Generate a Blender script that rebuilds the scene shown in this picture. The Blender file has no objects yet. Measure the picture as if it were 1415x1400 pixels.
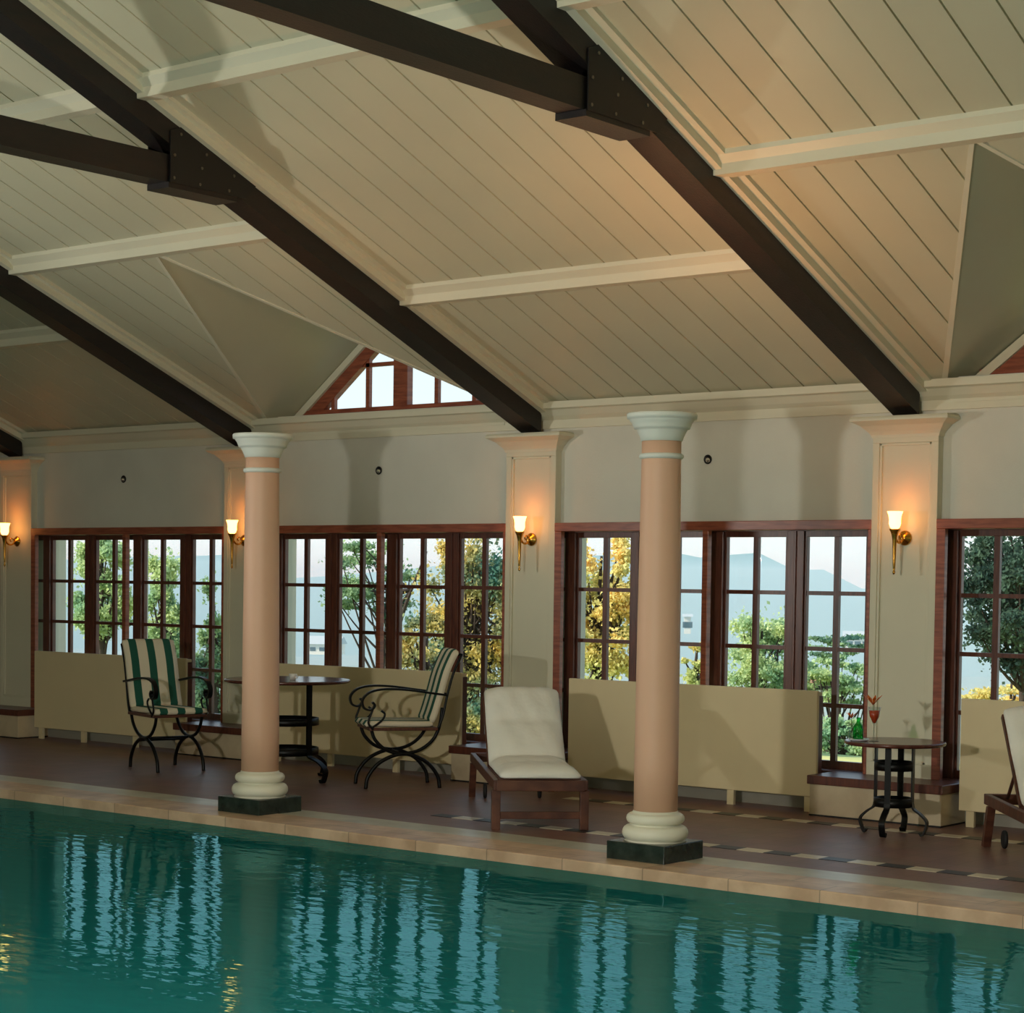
import bpy, math, random
from mathutils import Vector, Matrix
PI = math.pi
random.seed(7)
scn = bpy.context.scene
COL = scn.collection
BAY = 3.4884
SL = 0.4027            # roof slope
ZE = 3.2               # ceiling height at the window wall
YR = -8.2              # ridge line
YF = -16.4             # far wall
XL, XR = -14.0, 14.2

# ------------------------------------------------------------------ camera
YAW, PIT, ROL, FPX, PY = 0.6736, -0.0431, 0.0134, 2709.63, 920.95
CAMC = Vector((10.5228, -13.0686, 1.7))
_f = Vector((-math.sin(YAW)*math.cos(PIT), math.cos(YAW)*math.cos(PIT), math.sin(PIT)))
_r = Vector((math.cos(YAW), math.sin(YAW), 0)); _u = _r.cross(_f)
RV = _r*math.cos(ROL)+_u*math.sin(ROL); UV = -_r*math.sin(ROL)+_u*math.cos(ROL)
cd = bpy.data.cameras.new('camera'); cam = bpy.data.objects.new('camera', cd); COL.objects.link(cam)
M = Matrix((RV, UV, -_f)).transposed().to_4x4(); M.translation = CAMC
cam.matrix_world = M
cd.sensor_fit = 'HORIZONTAL'; cd.sensor_width = 36; cd.lens = FPX/1415*36
cd.shift_y = (PY-700)/1415; cd.clip_start = .05; cd.clip_end = 6000
scn.camera = cam
def ray(px, py):
    return _f + RV*((px-707.5)/FPX) - UV*((py-PY)/FPX)
def at(px, py, depth):
    return CAMC + ray(px, py)*depth

# ------------------------------------------------------------------ materials
def lin(c):
    return tuple(((v/255)/12.92 if v/255 <= .04045 else ((v/255+.055)/1.055)**2.4) for v in c)
MATS = {}
def mat(name, rgb, rough=.6, metal=0, noise=0, nscale=4, rgb2=None, bump=0, bscale=30, stretch=None, spec=None, coat=0, trans=0, emit=None, estr=0):
    m = bpy.data.materials.new(name); m.use_nodes = True; nt = m.node_tree; N = nt.nodes; L = nt.links
    b = N['Principled BSDF']; b.inputs['Roughness'].default_value = rough; b.inputs['Metallic'].default_value = metal
    c = lin(rgb); b.inputs['Base Color'].default_value = (*c, 1)
    if spec is not None: b.inputs['Specular IOR Level'].default_value = spec
    if coat: b.inputs['Coat Weight'].default_value = coat
    if trans: b.inputs['Transmission Weight'].default_value = trans
    if emit: b.inputs['Emission Color'].default_value = (*lin(emit), 1); b.inputs['Emission Strength'].default_value = estr
    tc = None
    if rgb2 or noise or bump:
        tc = N.new('ShaderNodeTexCoord'); mp = N.new('ShaderNodeMapping'); L.new(tc.outputs['Object'], mp.inputs[0])
        if stretch: mp.inputs['Scale'].default_value = stretch
    if rgb2 or noise:
        n = N.new('ShaderNodeTexNoise'); n.inputs['Scale'].default_value = nscale; n.inputs['Detail'].default_value = 5
        L.new(mp.outputs[0], n.inputs['Vector'])
        r = N.new('ShaderNodeValToRGB'); L.new(n.outputs['Fac'], r.inputs[0])
        r.color_ramp.elements[0].position = .35; r.color_ramp.elements[1].position = .65
        c2 = lin(rgb2) if rgb2 else tuple(v*(1-noise) for v in c)
        r.color_ramp.elements[0].color = (*c2, 1); r.color_ramp.elements[1].color = (*c, 1)
        L.new(r.outputs[0], b.inputs['Base Color'])
    if bump:
        n2 = N.new('ShaderNodeTexNoise'); n2.inputs['Scale'].default_value = bscale; n2.inputs['Detail'].default_value = 4
        L.new(mp.outputs[0], n2.inputs['Vector'])
        bp = N.new('ShaderNodeBump'); bp.inputs['Strength'].default_value = bump; bp.inputs['Distance'].default_value = .02
        L.new(n2.outputs['Fac'], bp.inputs['Height']); L.new(bp.outputs[0], b.inputs['Normal'])
    MATS[name] = m
    return m
mat('cream_paint', (216, 213, 188), .55, noise=.05, nscale=1.2)
mat('ceiling_paint', (200, 198, 170), .5, noise=.06, nscale=1.0)
mat('wall_plaster', (214, 214, 200), .8, noise=.06, nscale=2, bump=.08, bscale=60)
mat('dark_timber', (20, 17, 16), .5, rgb2=(32, 21, 18), nscale=3, stretch=(6, 1, 6), bump=.15, bscale=20)
mat('dark_steel', (19, 16, 15), .55)
mat('bolt_steel', (120, 115, 105), .35, metal=.9)
mat('red_wood', (158, 88, 62), .35, rgb2=(122, 62, 44), nscale=5, stretch=(1, 1, 8), spec=.5)
mat('brown_wood', (104, 58, 42), .35, rgb2=(78, 42, 32), nscale=6, stretch=(8, 1, 1))
mat('shaft_peach', (224, 180, 150), .55, noise=.05, nscale=2.5)
mat('capital_white', (222, 226, 216), .5)
mat('base_cream', (232, 230, 210), .5)
mat('dark_stone', (30, 40, 36), .25, rgb2=(48, 60, 54), nscale=14, bump=.1)
mat('panel_cream', (226, 210, 168), .6, noise=.04, nscale=2)
mat('plinth_stone', (205, 190, 158), .65, rgb2=(178, 160, 132), nscale=3, bump=.1)
mat('skirting_grey', (150, 145, 132), .6)
mat('brass', (214, 160, 72), .22, metal=1)
mat('iron', (14, 16, 16), .4, metal=.5)
mat('teak', (104, 64, 46), .45, rgb2=(74, 42, 32), nscale=8, stretch=(1, 6, 1))
mat('table_wood', (98, 56, 46), .22, rgb2=(80, 44, 36), nscale=6, stretch=(1, 6, 1))
mat('cushion_white', (236, 236, 226), .9, noise=.04, nscale=6, bump=.35, bscale=9)
mat('towel_cloth', (222, 218, 198), .95)
mat('ext_white', (225, 222, 205), .7)
mat('roof_tile', (120, 80, 62), .8)
mat('bark', (58, 46, 40), .9, bump=.5, bscale=14)
def leafmat(name, ca, cb, sc_):
    m = bpy.data.materials.new(name); m.use_nodes = True; nt = m.node_tree; N = nt.nodes; L = nt.links
    for n in list(N):
        if n.type != 'OUTPUT_MATERIAL': N.remove(n)
    tc = N.new('ShaderNodeTexCoord'); n = N.new('ShaderNodeTexNoise'); n.inputs['Scale'].default_value = sc_; n.inputs['Detail'].default_value = 4; L.new(tc.outputs['Object'], n.inputs['Vector'])
    r = N.new('ShaderNodeValToRGB'); r.color_ramp.elements[0].position = .38; r.color_ramp.elements[1].position = .62
    r.color_ramp.elements[0].color = (*lin(cb), 1); r.color_ramp.elements[1].color = (*lin(ca), 1); L.new(n.outputs['Fac'], r.inputs[0])
    d = N.new('ShaderNodeBsdfDiffuse'); t = N.new('ShaderNodeBsdfTranslucent'); mx = N.new('ShaderNodeMixShader'); mx.inputs[0].default_value = .4
    L.new(r.outputs[0], d.inputs[0]); L.new(r.outputs[0], t.inputs[0]); L.new(d.outputs[0], mx.inputs[1]); L.new(t.outputs[0], mx.inputs[2]); L.new(mx.outputs[0], N['Material Output'].inputs[0]); MATS[name] = m
leafmat('leaf_yellow', (252, 220, 140), (206, 212, 146), 1.1)
leafmat('leaf_green', (168, 192, 140), (84, 122, 108), 1.3)
leafmat('leaf_light', (206, 218, 160), (140, 178, 140), 1.2)
leafmat('leaf_dark', (92, 116, 96), (48, 70, 66), 1.6)
leafmat('leaf_mixed', (232, 204, 122), (92, 134, 120), 1.3)
mat('grass', (150, 170, 90), .9, rgb2=(196, 186, 116), nscale=.25)
mat('valley_green', (98, 120, 104), .95, rgb2=(140, 150, 130), nscale=.01)
mat('mountain', (96, 128, 120), .95, rgb2=(80, 112, 108), nscale=.004)
mat('house_white', (225, 220, 208), .7)
mat('house_roof', (190, 130, 104), .8)
mat('slate_roof', (170, 176, 178), .8)
mat('window_dark', (50, 58, 62), .2)
mat('black_hole', (14, 14, 14), .5)
mat('chrome', (220, 220, 215), .15, metal=1)
mat('plate_white', (225, 232, 238), .15)
mat('cup_white', (235, 235, 230), .2)
mat('drink_red', (200, 70, 30), .2)
mat('petal_orange', (238, 120, 40), .5)
mat('rubber', (24, 24, 24), .7)
mat('shade_glow', (255, 214, 150), .5, emit=(255, 160, 78), estr=10)
mat('pool_tile', (50, 120, 115), .3)
mat('far_wall', (206, 196, 166), .7)

def glassmat(name, tint=(1, 1, 1), rough=.0):
    m = bpy.data.materials.new(name); m.use_nodes = True; nt = m.node_tree; N = nt.nodes; L = nt.links
    for n in list(N):
        if n.type != 'OUTPUT_MATERIAL': N.remove(n)
    t = N.new('ShaderNodeBsdfTransparent'); t.inputs[0].default_value = (*tint, 1)
    g = N.new('ShaderNodeBsdfGlossy'); g.inputs['Roughness'].default_value = rough
    lw = N.new('ShaderNodeLayerWeight'); lw.inputs[0].default_value = .5
    pw = N.new('ShaderNodeMath'); pw.operation = 'POWER'; pw.inputs[1].default_value = 5; L.new(lw.outputs['Facing'], pw.inputs[0])
    fr = N.new('ShaderNodeMath'); fr.operation = 'MULTIPLY_ADD'; fr.inputs[1].default_value = .9; fr.inputs[2].default_value = .05; L.new(pw.outputs[0], fr.inputs[0])
    mx = N.new('ShaderNodeMixShader'); L.new(fr.outputs[0], mx.inputs[0]); L.new(t.outputs[0], mx.inputs[1]); L.new(g.outputs[0], mx.inputs[2])
    L.new(mx.outputs[0], N['Material Output'].inputs[0]); MATS[name] = m; return m
glassmat('pane_glass', (.97, .99, .98))
glassmat('clear_glass', (.93, .96, .96))
glassmat('green_glass', (.12, .62, .25))

def stripe_mat():
    m = bpy.data.materials.new('striped_canvas'); m.use_nodes = True; N = m.node_tree.nodes; L = m.node_tree.links
    b = N['Principled BSDF']; b.inputs['Roughness'].default_value = .85
    tc = N.new('ShaderNodeTexCoord'); sx = N.new('ShaderNodeSeparateXYZ'); L.new(tc.outputs['Object'], sx.inputs[0])
    a = N.new('ShaderNodeMath'); a.operation = 'ADD'; a.inputs[1].default_value = .0825+1.65; L.new(sx.outputs['X'], a.inputs[0])
    mo = N.new('ShaderNodeMath'); mo.operation = 'MODULO'; mo.inputs[1].default_value = .165; L.new(a.outputs[0], mo.inputs[0])
    s = N.new('ShaderNodeMath'); s.operation = 'SUBTRACT'; s.inputs[1].default_value = .0825; L.new(mo.outputs[0], s.inputs[0])
    ab = N.new('ShaderNodeMath'); ab.operation = 'ABSOLUTE'; L.new(s.outputs[0], ab.inputs[0])
    lt = N.new('ShaderNodeMath'); lt.operation = 'LESS_THAN'; lt.inputs[1].default_value = .036; L.new(ab.outputs[0], lt.inputs[0])
    mx = N.new('ShaderNodeMix'); mx.data_type = 'RGBA'; L.new(lt.outputs[0], mx.inputs[0])
    mx.inputs[6].default_value = (*lin((222, 212, 186)), 1); mx.inputs[7].default_value = (*lin((18, 84, 66)), 1)
    L.new(mx.outputs[2], b.inputs['Base Color']); MATS['striped_canvas'] = m
stripe_mat()

def floor_mat():
    m = bpy.data.materials.new('terracotta_floor'); m.use_nodes = True; N = m.node_tree.nodes; L = m.node_tree.links
    b = N['Principled BSDF']; b.inputs['Roughness'].default_value = .42
    tc = N.new('ShaderNodeTexCoord')
    br = N.new('ShaderNodeTexBrick'); br.inputs['Scale'].default_value = 1; br.offset = 0
    br.inputs['Brick Width'].default_value = .2; br.inputs['Row Height'].default_value = .2; br.inputs['Mortar Size'].default_value = .003
    br.inputs['Color1'].default_value = (*lin((132, 92, 78)), 1); br.inputs['Color2'].default_value = (*lin((120, 84, 71)), 1)
    br.inputs['Mortar'].default_value = (*lin((96, 74, 62)), 1); L.new(tc.outputs['Object'], br.inputs['Vector'])
    n = N.new('ShaderNodeTexNoise'); n.inputs['Scale'].default_value = 3; L.new(tc.outputs['Object'], n.inputs['Vector'])
    mx = N.new('ShaderNodeMix'); mx.data_type = 'RGBA'; mx.blend_type = 'MULTIPLY'; mx.inputs[0].default_value = .35
    L.new(br.outputs['Color'], mx.inputs[6]); L.new(n.outputs['Color'], mx.inputs[7])
    h = N.new('ShaderNodeHueSaturation'); h.inputs['Value'].default_value = 1.2; h.inputs['Saturation'].default_value = .9
    L.new(mx.outputs[2], h.inputs['Color']); L.new(h.outputs[0], b.inputs['Base Color']); MATS['terracotta_floor'] = m
floor_mat()

def coping_mat():
    m = bpy.data.materials.new('coping_stone'); m.use_nodes = True; N = m.node_tree.nodes; L = m.node_tree.links
    b = N['Principled BSDF']; b.inputs['Roughness'].default_value = .35
    tc = N.new('ShaderNodeTexCoord')
    br = N.new('ShaderNodeTexBrick'); br.inputs['Scale'].default_value = 1; br.offset = .5
    br.inputs['Brick Width'].default_value = .6; br.inputs['Row Height'].default_value = .22; br.inputs['Mortar Size'].default_value = .004
    br.inputs['Color1'].default_value = (*lin((226, 198, 168)), 1); br.inputs['Color2'].default_value = (*lin((212, 180, 150)), 1)
    br.inputs['Mortar'].default_value = (*lin((170, 148, 126)), 1); L.new(tc.outputs['Object'], br.inputs['Vector'])
    n = N.new('ShaderNodeTexNoise'); n.inputs['Scale'].default_value = 5; n.inputs['Detail'].default_value = 6; L.new(tc.outputs['Object'], n.inputs['Vector'])
    r = N.new('ShaderNodeValToRGB'); r.color_ramp.elements[0].position = .4; r.color_ramp.elements[0].color = (.62, .55, .5, 1); r.color_ramp.elements[1].position = .6; r.color_ramp.elements[1].color = (1, 1, 1, 1)
    L.new(n.outputs['Fac'], r.inputs[0])
    mx = N.new('ShaderNodeMix'); mx.data_type = 'RGBA'; mx.blend_type = 'MULTIPLY'; mx.inputs[0].default_value = .6
    L.new(br.outputs['Color'], mx.inputs[6]); L.new(r.outputs[0], mx.inputs[7]); L.new(mx.outputs[2], b.inputs['Base Color']); MATS['coping_stone'] = m
coping_mat()
mat('coping_grey', (206, 204, 186), .3, rgb2=(178, 176, 158), nscale=4)
mat('tile_light', (210, 200, 176), .3)
mat('tile_black', (14, 16, 15), .4)

def water_mat():
    m = bpy.data.materials.new('pool_water'); m.use_nodes = True; N = m.node_tree.nodes; L = m.node_tree.links
    for n in list(N):
        if n.type != 'OUTPUT_MATERIAL': N.remove(n)
    df = N.new('ShaderNodeBsdfDiffuse'); df.inputs[0].default_value = (*lin((22, 118, 120)), 1)
    gs = N.new('ShaderNodeBsdfGlossy'); gs.inputs[0].default_value = (.24, .52, .56, 1); gs.inputs['Roughness'].default_value = .02
    fr = N.new('ShaderNodeFresnel'); fr.inputs[0].default_value = 1.33
    ms = N.new('ShaderNodeMixShader'); L.new(fr.outputs[0], ms.inputs[0]); L.new(df.outputs[0], ms.inputs[1]); L.new(gs.outputs[0], ms.inputs[2]); L.new(ms.outputs[0], N['Material Output'].inputs[0])
    tc = N.new('ShaderNodeTexCoord'); mp = N.new('ShaderNodeMapping'); L.new(tc.outputs['Object'], mp.inputs[0])
    mp.inputs['Rotation'].default_value = (0, 0, -YAW); mp.inputs['Scale'].default_value = (1, 2.2, 1)
    n1 = N.new('ShaderNodeTexNoise'); n1.inputs['Scale'].default_value = 4.5; n1.inputs['Detail'].default_value = 2.5; n1.inputs['Roughness'].default_value = .45
    n2 = N.new('ShaderNodeTexNoise'); n2.inputs['Scale'].default_value = .55; n2.inputs['Detail'].default_value = 1
    L.new(mp.outputs[0], n1.inputs['Vector']); L.new(tc.outputs['Object'], n2.inputs['Vector'])
    mr = N.new('ShaderNodeMapRange'); mr.inputs[1].default_value = .35; mr.inputs[2].default_value = .7; mr.inputs[3].default_value = .35; mr.inputs[4].default_value = 1
    L.new(n2.outputs['Fac'], mr.inputs[0])
    mu = N.new('ShaderNodeMath'); mu.operation = 'MULTIPLY'; L.new(n1.outputs['Fac'], mu.inputs[0]); L.new(mr.outputs[0], mu.inputs[1])
    bp = N.new('ShaderNodeBump'); bp.inputs['Strength'].default_value = 1; bp.inputs['Distance'].default_value = .0045
    L.new(mu.outputs[0], bp.inputs['Height']); [L.new(bp.outputs[0], q_.inputs['Normal']) for q_ in (df, gs, fr)]; MATS['pool_water'] = m
water_mat()

# ------------------------------------------------------------------ mesh helpers
def smoothpath(pts, n=8):
    P = [Vector(p) for p in pts]; out = []
    for i in range(len(P)-1):
        a = P[i-1] if i else P[i]*2-P[i+1]; b = P[i]; c = P[i+1]; d = P[i+2] if i+2 < len(P) else P[i+1]*2-P[i]
        for k in range(n):
            t = k/n
            out.append(.5*((2*b)+(c-a)*t+(2*a-5*b+4*c-d)*t*t+(3*b-a-3*c+d)*t**3))
    out.append(P[-1]); return out
class MB:
    def __init__(s): s.v = []; s.f = []; s.sm = []
    def add(s, vs, fs, smooth=False):
        o = len(s.v); s.v += [tuple(v) for v in vs]
        for f in fs: s.f.append(tuple(i+o for i in f)); s.sm.append(smooth)
        return s
    def box(s, x0, x1, y0, y1, z0, z1):
        return s.add([(x0,y0,z0),(x1,y0,z0),(x1,y1,z0),(x0,y1,z0),(x0,y0,z1),(x1,y0,z1),(x1,y1,z1),(x0,y1,z1)],
                     [(3,2,1,0),(4,5,6,7),(0,1,5,4),(1,2,6,5),(2,3,7,6),(3,0,4,7)])
    def prism(s, poly, ext):
        n = len(poly); e = Vector(ext); a = [Vector(p) for p in poly]
        return s.add(a+[p+e for p in a], [tuple(range(n))[::-1], tuple(range(n, 2*n))]+[(i, (i+1) % n, (i+1) % n+n, i+n) for i in range(n)])
    def lathe(s, prof, c=(0,0,0), n=32, cap=True):
        vs = []; fs = []
        for r, z in prof:
            for k in range(n):
                a = 2*PI*k/n; vs.append((c[0]+r*math.cos(a), c[1]+r*math.sin(a), c[2]+z))
        for j in range(len(prof)-1):
            for k in range(n):
                k2 = (k+1) % n; fs.append((j*n+k, j*n+k2, (j+1)*n+k2, (j+1)*n+k))
        s.add(vs, fs, True)
        if cap:
            o = len(s.v)-len(vs)
            s.f.append(tuple(o+k for k in range(n))[::-1]); s.sm.append(False)
            s.f.append(tuple(o+(len(prof)-1)*n+k for k in range(n))); s.sm.append(False)
        return s
    def tube(s, path, r, n=8, closed=False):
        P = [Vector(p) for p in path]; m = len(P); vs = []; fs = []
        up = None
        for i, p in enumerate(P):
            t = (P[min(i+1, m-1)]-P[max(i-1, 0)]).normalized()
            if up is None: up = Vector((0,0,1)) if abs(t.z) < .9 else Vector((1,0,0))
            a = t.cross(up).normalized(); up = a.cross(t).normalized()
            rr = r[i] if isinstance(r, (list, tuple)) else r
            for k in range(n):
                an = 2*PI*k/n; vs.append(p+a*math.cos(an)*rr+up*math.sin(an)*rr)
        for i in range(m-1):
            for k in range(n):
                k2 = (k+1) % n; fs.append((i*n+k, i*n+k2, (i+1)*n+k2, (i+1)*n+k))
        fs += [tuple(range(n))[::-1], tuple((m-1)*n+k for k in range(n))]
        return s.add(vs, fs, True)
    def ribbon(s, path, side, w, t):
        # flat bar along path; side = width direction
        P = [Vector(p) for p in path]; m = len(P); sd = Vector(side).normalized(); vs = []; fs = []
        for i, p in enumerate(P):
            tg = (P[min(i+1, m-1)]-P[max(i-1, 0)]).normalized(); nn = tg.cross(sd).normalized()
            for a, b in ((-1,-1),(1,-1),(1,1),(-1,1)): vs.append(p+sd*(a*w/2)+nn*(b*t/2))
        for i in range(m-1):
            for k in range(4):
                k2 = (k+1) % 4; fs.append((i*4+k, i*4+k2, (i+1)*4+k2, (i+1)*4+k))
        fs += [(3,2,1,0), tuple((m-1)*4+k for k in range(4))]
        return s.add(vs, fs)
    def xf(s, fn): s.v = [tuple(fn(Vector(v))) for v in s.v]; return s
    def build(s, name, m, parent=None, bevel=0, sub=0, shade=None, kind=None, label=None, cat=None, group=None, loc=None):
        me = bpy.data.meshes.new(name); me.from_pydata(s.v, [], s.f)
        me.polygons.foreach_set('use_smooth', s.sm if shade is None else [shade]*len(s.f)); me.update()
        me.materials.append(MATS[m]); o = bpy.data.objects.new(name, me); COL.objects.link(o)
        if parent: o.parent = parent
        if loc: o.location = loc
        if bevel:
            b = o.modifiers.new('bevel', 'BEVEL'); b.width = bevel; b.segments = 2; b.limit_method = 'ANGLE'
        if sub:
            b = o.modifiers.new('subdiv', 'SUBSURF'); b.levels = sub; b.render_levels = sub
        tag(o, label, cat, group, kind); fixn(me); return o
def fixn(me):
    import bmesh
    b = bmesh.new(); b.from_mesh(me); bmesh.ops.recalc_face_normals(b, faces=b.faces); b.to_mesh(me); b.free()
def tag(o, label=None, cat=None, group=None, kind=None):
    if label: o['label'] = label
    if cat: o['category'] = cat
    if group: o['group'] = group
    if kind: o['kind'] = kind
    return o
def empty(name, loc=(0,0,0), rz=0, label=None, cat=None, group=None, kind=None):
    o = bpy.data.objects.new(name, None); COL.objects.link(o); o.location = loc; o.rotation_euler = (0,0,rz); o.empty_display_size = .1
    return tag(o, label, cat, group, kind)
def copy_tree(o, parent=None):
    c = o.copy(); COL.objects.link(c); c.parent = parent
    for ch in [x for x in bpy.data.objects if x.parent == o]: copy_tree(ch, c)
    return c
def placed(o, loc, label, rz=None):
    c = copy_tree(o); c.location = loc
    if rz is not None: c.rotation_euler = (0,0,rz)
    c['label'] = label; return c
def zr(y): return ZE - SL*y        # ceiling underside, window side of the ridge
S = 'structure'

# ------------------------------------------------------------------ floor, walls
PE = -3.5; PF = -12.3; PXL = -12.5; PXR = 12.8; ZW = -.065
fb = MB(); fb.box(XL, XR, -2.8, .35, -.2, 0); fb.box(XL, XR, YF, PF, -.2, 0); fb.box(XL, PXL, PF, -2.8, -.2, 0); fb.box(PXR, XR, PF, -2.8, -.2, 0)
fb.build('floor', 'terracotta_floor', kind=S)
cp = MB(); cp.box(PXL, PXR, -3.09, -2.8, -.2, .004); cg = cp.build('trim_1', 'coping_grey', kind=S)
cp = MB(); cp.box(PXL, PXR, PE, -3.09, -.2, .006)
cp.build('pool_coping', 'coping_stone', bevel=.008, kind=S)
pb = MB(); pb.box(PXL, PXR, PF, PE, -1.6, -1.5); pb.box(PXL, PXR, PE, PE+.02, -1.5, -.2); pb.box(PXL, PXR, PF-.02, PF, -1.5, -.2); pb.box(PXL-.02, PXL, PF, PE, -1.5, -.2); pb.box(PXR, PXR+.02, PF, PE, -1.5, -.2)
pb.build('pool_basin', 'pool_tile', kind=S)
MB().box(PXL, PXR, PF, PE, ZW-.02, ZW).build('pool_water', 'pool_water', label='dark teal rippled water filling the indoor swimming pool', cat='water', kind='stuff')
# tile border set in the floor
tl = MB(); td = MB()
def border(y, x0, x1, ph):
    k = 0; x = x0
    while x < x1:
        (td if (k+ph) % 2 == 0 else tl).box(x, x+.2, y-.065, y+.065, -.01, .003); x += .2; k += 1
border(-2.31, 1.25, 13, 0); border(-.73, 1.25, 13, 1)
tl.build('trim_2', 'tile_light', kind=S); td.build('trim_3', 'tile_black', kind=S)

wy0, wy1 = .08, .35
w = MB()
w.box(XL, XR, wy0, wy1, 2.19, ZE)                 # above the windows
w.build('wall_window_side', 'wall_plaster', kind=S)
MB().box(XL, XR, .17, wy1, 0, .28).build('trim_8', 'wall_plaster', kind=S)
MB().box(XL, XR, wy0-.06, .17, 0, .12).build('baseboard_window_side', 'skirting_grey', kind=S)
w = MB(); w.box(XL, XR, YF-.2, YF, 0, ZE); w.build('wall_back', 'far_wall', kind=S)
for nm, x0, x1 in (('wall_left', XL-.2, XL), ('wall_right', XR, XR+.2)):
    g = MB(); g.prism([(x0, YF-.2, 0), (x0, .35, 0), (x0, .35, ZE+.3), (x0, YR, zr(YR)+.35), (x0, YF-.2, ZE+.3)], (x1-x0, 0, 0)); g.build(nm, 'far_wall', kind=S)

# ------------------------------------------------------------------ ceiling
DH, DZ = 1.42, 4.25               # dormer half width, dormer ridge height
DY = (ZE-DZ)/SL                   # where the dormer ridge meets the main slope
def ylow(x, c):                    # lower end of the boards in a dormer bay
    if c is None: return .12
    d = abs(x-c)
    return .12 if d >= DH else DY*(1-d/DH)
KS = range(-4, 4)
dorm = {k: (k*BAY+.266+BAY/2) for k in (-3, -1, 1, 3)}
boards = MB(); back = MB()
def slab(mb, x0, x1, c, z0, z1, ytop):
    xs = [x0, x1]
    if c is not None:
        for q in (c-DH, c-.0001, c+DH):
            if x0 < q < x1: xs.append(q)
    xs.sort()
    for a, b in zip(xs[:-1], xs[1:]):
        e = 1e-5
        ya, yb = ylow(a+e, c), ylow(b-e, c)
        mb.prism([(a, ya, zr(ya)+z0), (b, yb, zr(yb)+z0), (b, ytop, zr(ytop)+z0), (a, ytop, zr(ytop)+z0)], (0, 0, z1-z0))
for k in KS:
    cx = k*BAY+.266; c = dorm.get(k)
    x = cx+.127
    nb = 0
    slab(boards, cx-.04, x-.007, c, 0, .018, YR)
    while x < cx+BAY-.05:
        x2 = min(x+.2795, cx+BAY)
        slab(boards, x+.007, x2-.007, c, 0, .018, YR); x = x2
    slab(back, cx, cx+BAY, c, .018, .08, YR)
boards.v += []; 
ce = boards.build('ceiling', 'ceiling_paint', kind=S)
back.build('ceiling_lining', 'ceiling_paint', kind=S)
# far slope, beyond the ridge
MB().prism([(XL, YR, zr(YR)), (XR, YR, zr(YR)), (XR, YF-.2, ZE-.08), (XL, YF-.2, ZE-.08)], (0, 0, .08)).build('ceiling_far_slope', 'ceiling_paint', kind=S)
MB().box(XL, XR, YR-.3, YR+.1, zr(YR)-.02, zr(YR)+.12).build('ceiling_ridge', 'ceiling_paint', kind=S)
# eaves outside
for i, k in enumerate(KS):
    cx = k*BAY+.266
    MB().prism([(cx, .1, ZE-.04), (cx+BAY, .1, ZE-.04), (cx+BAY, .95, ZE-.38), (cx, .95, ZE-.38)], (0, 0, .07)).build('eaves', 'ext_white', kind=S)

# dormers
wn = 20
for k, c in dorm.items():
    d = MB(); T = .07; yg = .32
    for s in (-1, 1):
        d.prism([(c, DY, DZ), (c+s*DH, 0, ZE), (c+s*DH, yg+.15, ZE), (c, yg+.15, DZ)], (0, 0, T))
    d.build('dormer_ceiling', 'ceiling_paint', kind=S)
    # valley trim boards
    v = MB()
    for s in (-1, 1):
        p0 = Vector((c, DY, DZ)); p1 = Vector((c+s*DH, 0, ZE)); o = Vector((s*.07, 0, 0)); dn = Vector((0, 0, -.008))
        q0 = p0+Vector((s*.0, -.06, .06*SL)); q1 = p1+Vector((s*.045, 0, 0))
        v.prism([p0+dn, p1+dn, q1+dn, q0+dn], (0, 0, .03))
    v.build('dormer_valley_trim', 'cream_paint', kind=S)
    # gable window : frame, mullion, bars, panes
    sl = (DZ-ZE)/DH
    root = empty('window_%d' % wn, (c, yg, 0), kind=S); wn += 1
    zb = ZE-.02
    g = MB(); g.box(-DH, DH, -.28, .06, zb-.14, zb)
    g.build('window_ledge', 'cream_paint', root)
    wt = MB()          # white casing under the slope
    for s in (-1, 1):
        a = Vector((s*DH, -.06, zb)); b = Vector((0, -.06, DZ)); nrm = Vector((-s*sl, 0, -1)).normalized()*.06
        wt.prism([a, b, b+Vector((0,0,-.075)), a+Vector((-s*.11, 0, 0))], (0, .1, 0))
    wt.build('casing', 'cream_paint', root)
    fr = MB()
    for s in (-1, 1):
        a = Vector((s*(DH-.11), -.03, zb)); b = Vector((0, -.03, DZ-.075))
        fr.prism([a, b, b+Vector((0,0,-.13)), a+Vector((-s*.19, 0, 0))], (0, .07, 0))
    fr.box(-DH+.12, DH-.12, -.05, .05, zb, zb+.11)
    fr.box(-.085, .085, -.035, .04, zb+.05, DZ-.15)
    fr.build('window_frame', 'red_wood', root)
    bars = MB()
    for x in (-.86, -.42, .42, .86):
        bars.box(x-.022, x+.022, -.02, .02, zb+.1, DZ-abs(x)*sl-.16)
    for z in (zb+.5,):
        hw = (DZ-.2-z)/sl
        bars.box(-hw, hw, -.02, .02, z-.018, z+.018)
    bars.build('glazing_bar', 'red_wood', root)
    gl = MB(); gl.add([(-DH+.25, 0, zb+.08), (DH-.25, 0, zb+.08), (0, 0, DZ-.15)], [(0, 1, 2)]); gl.build('pane', 'pane_glass', root)

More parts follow.
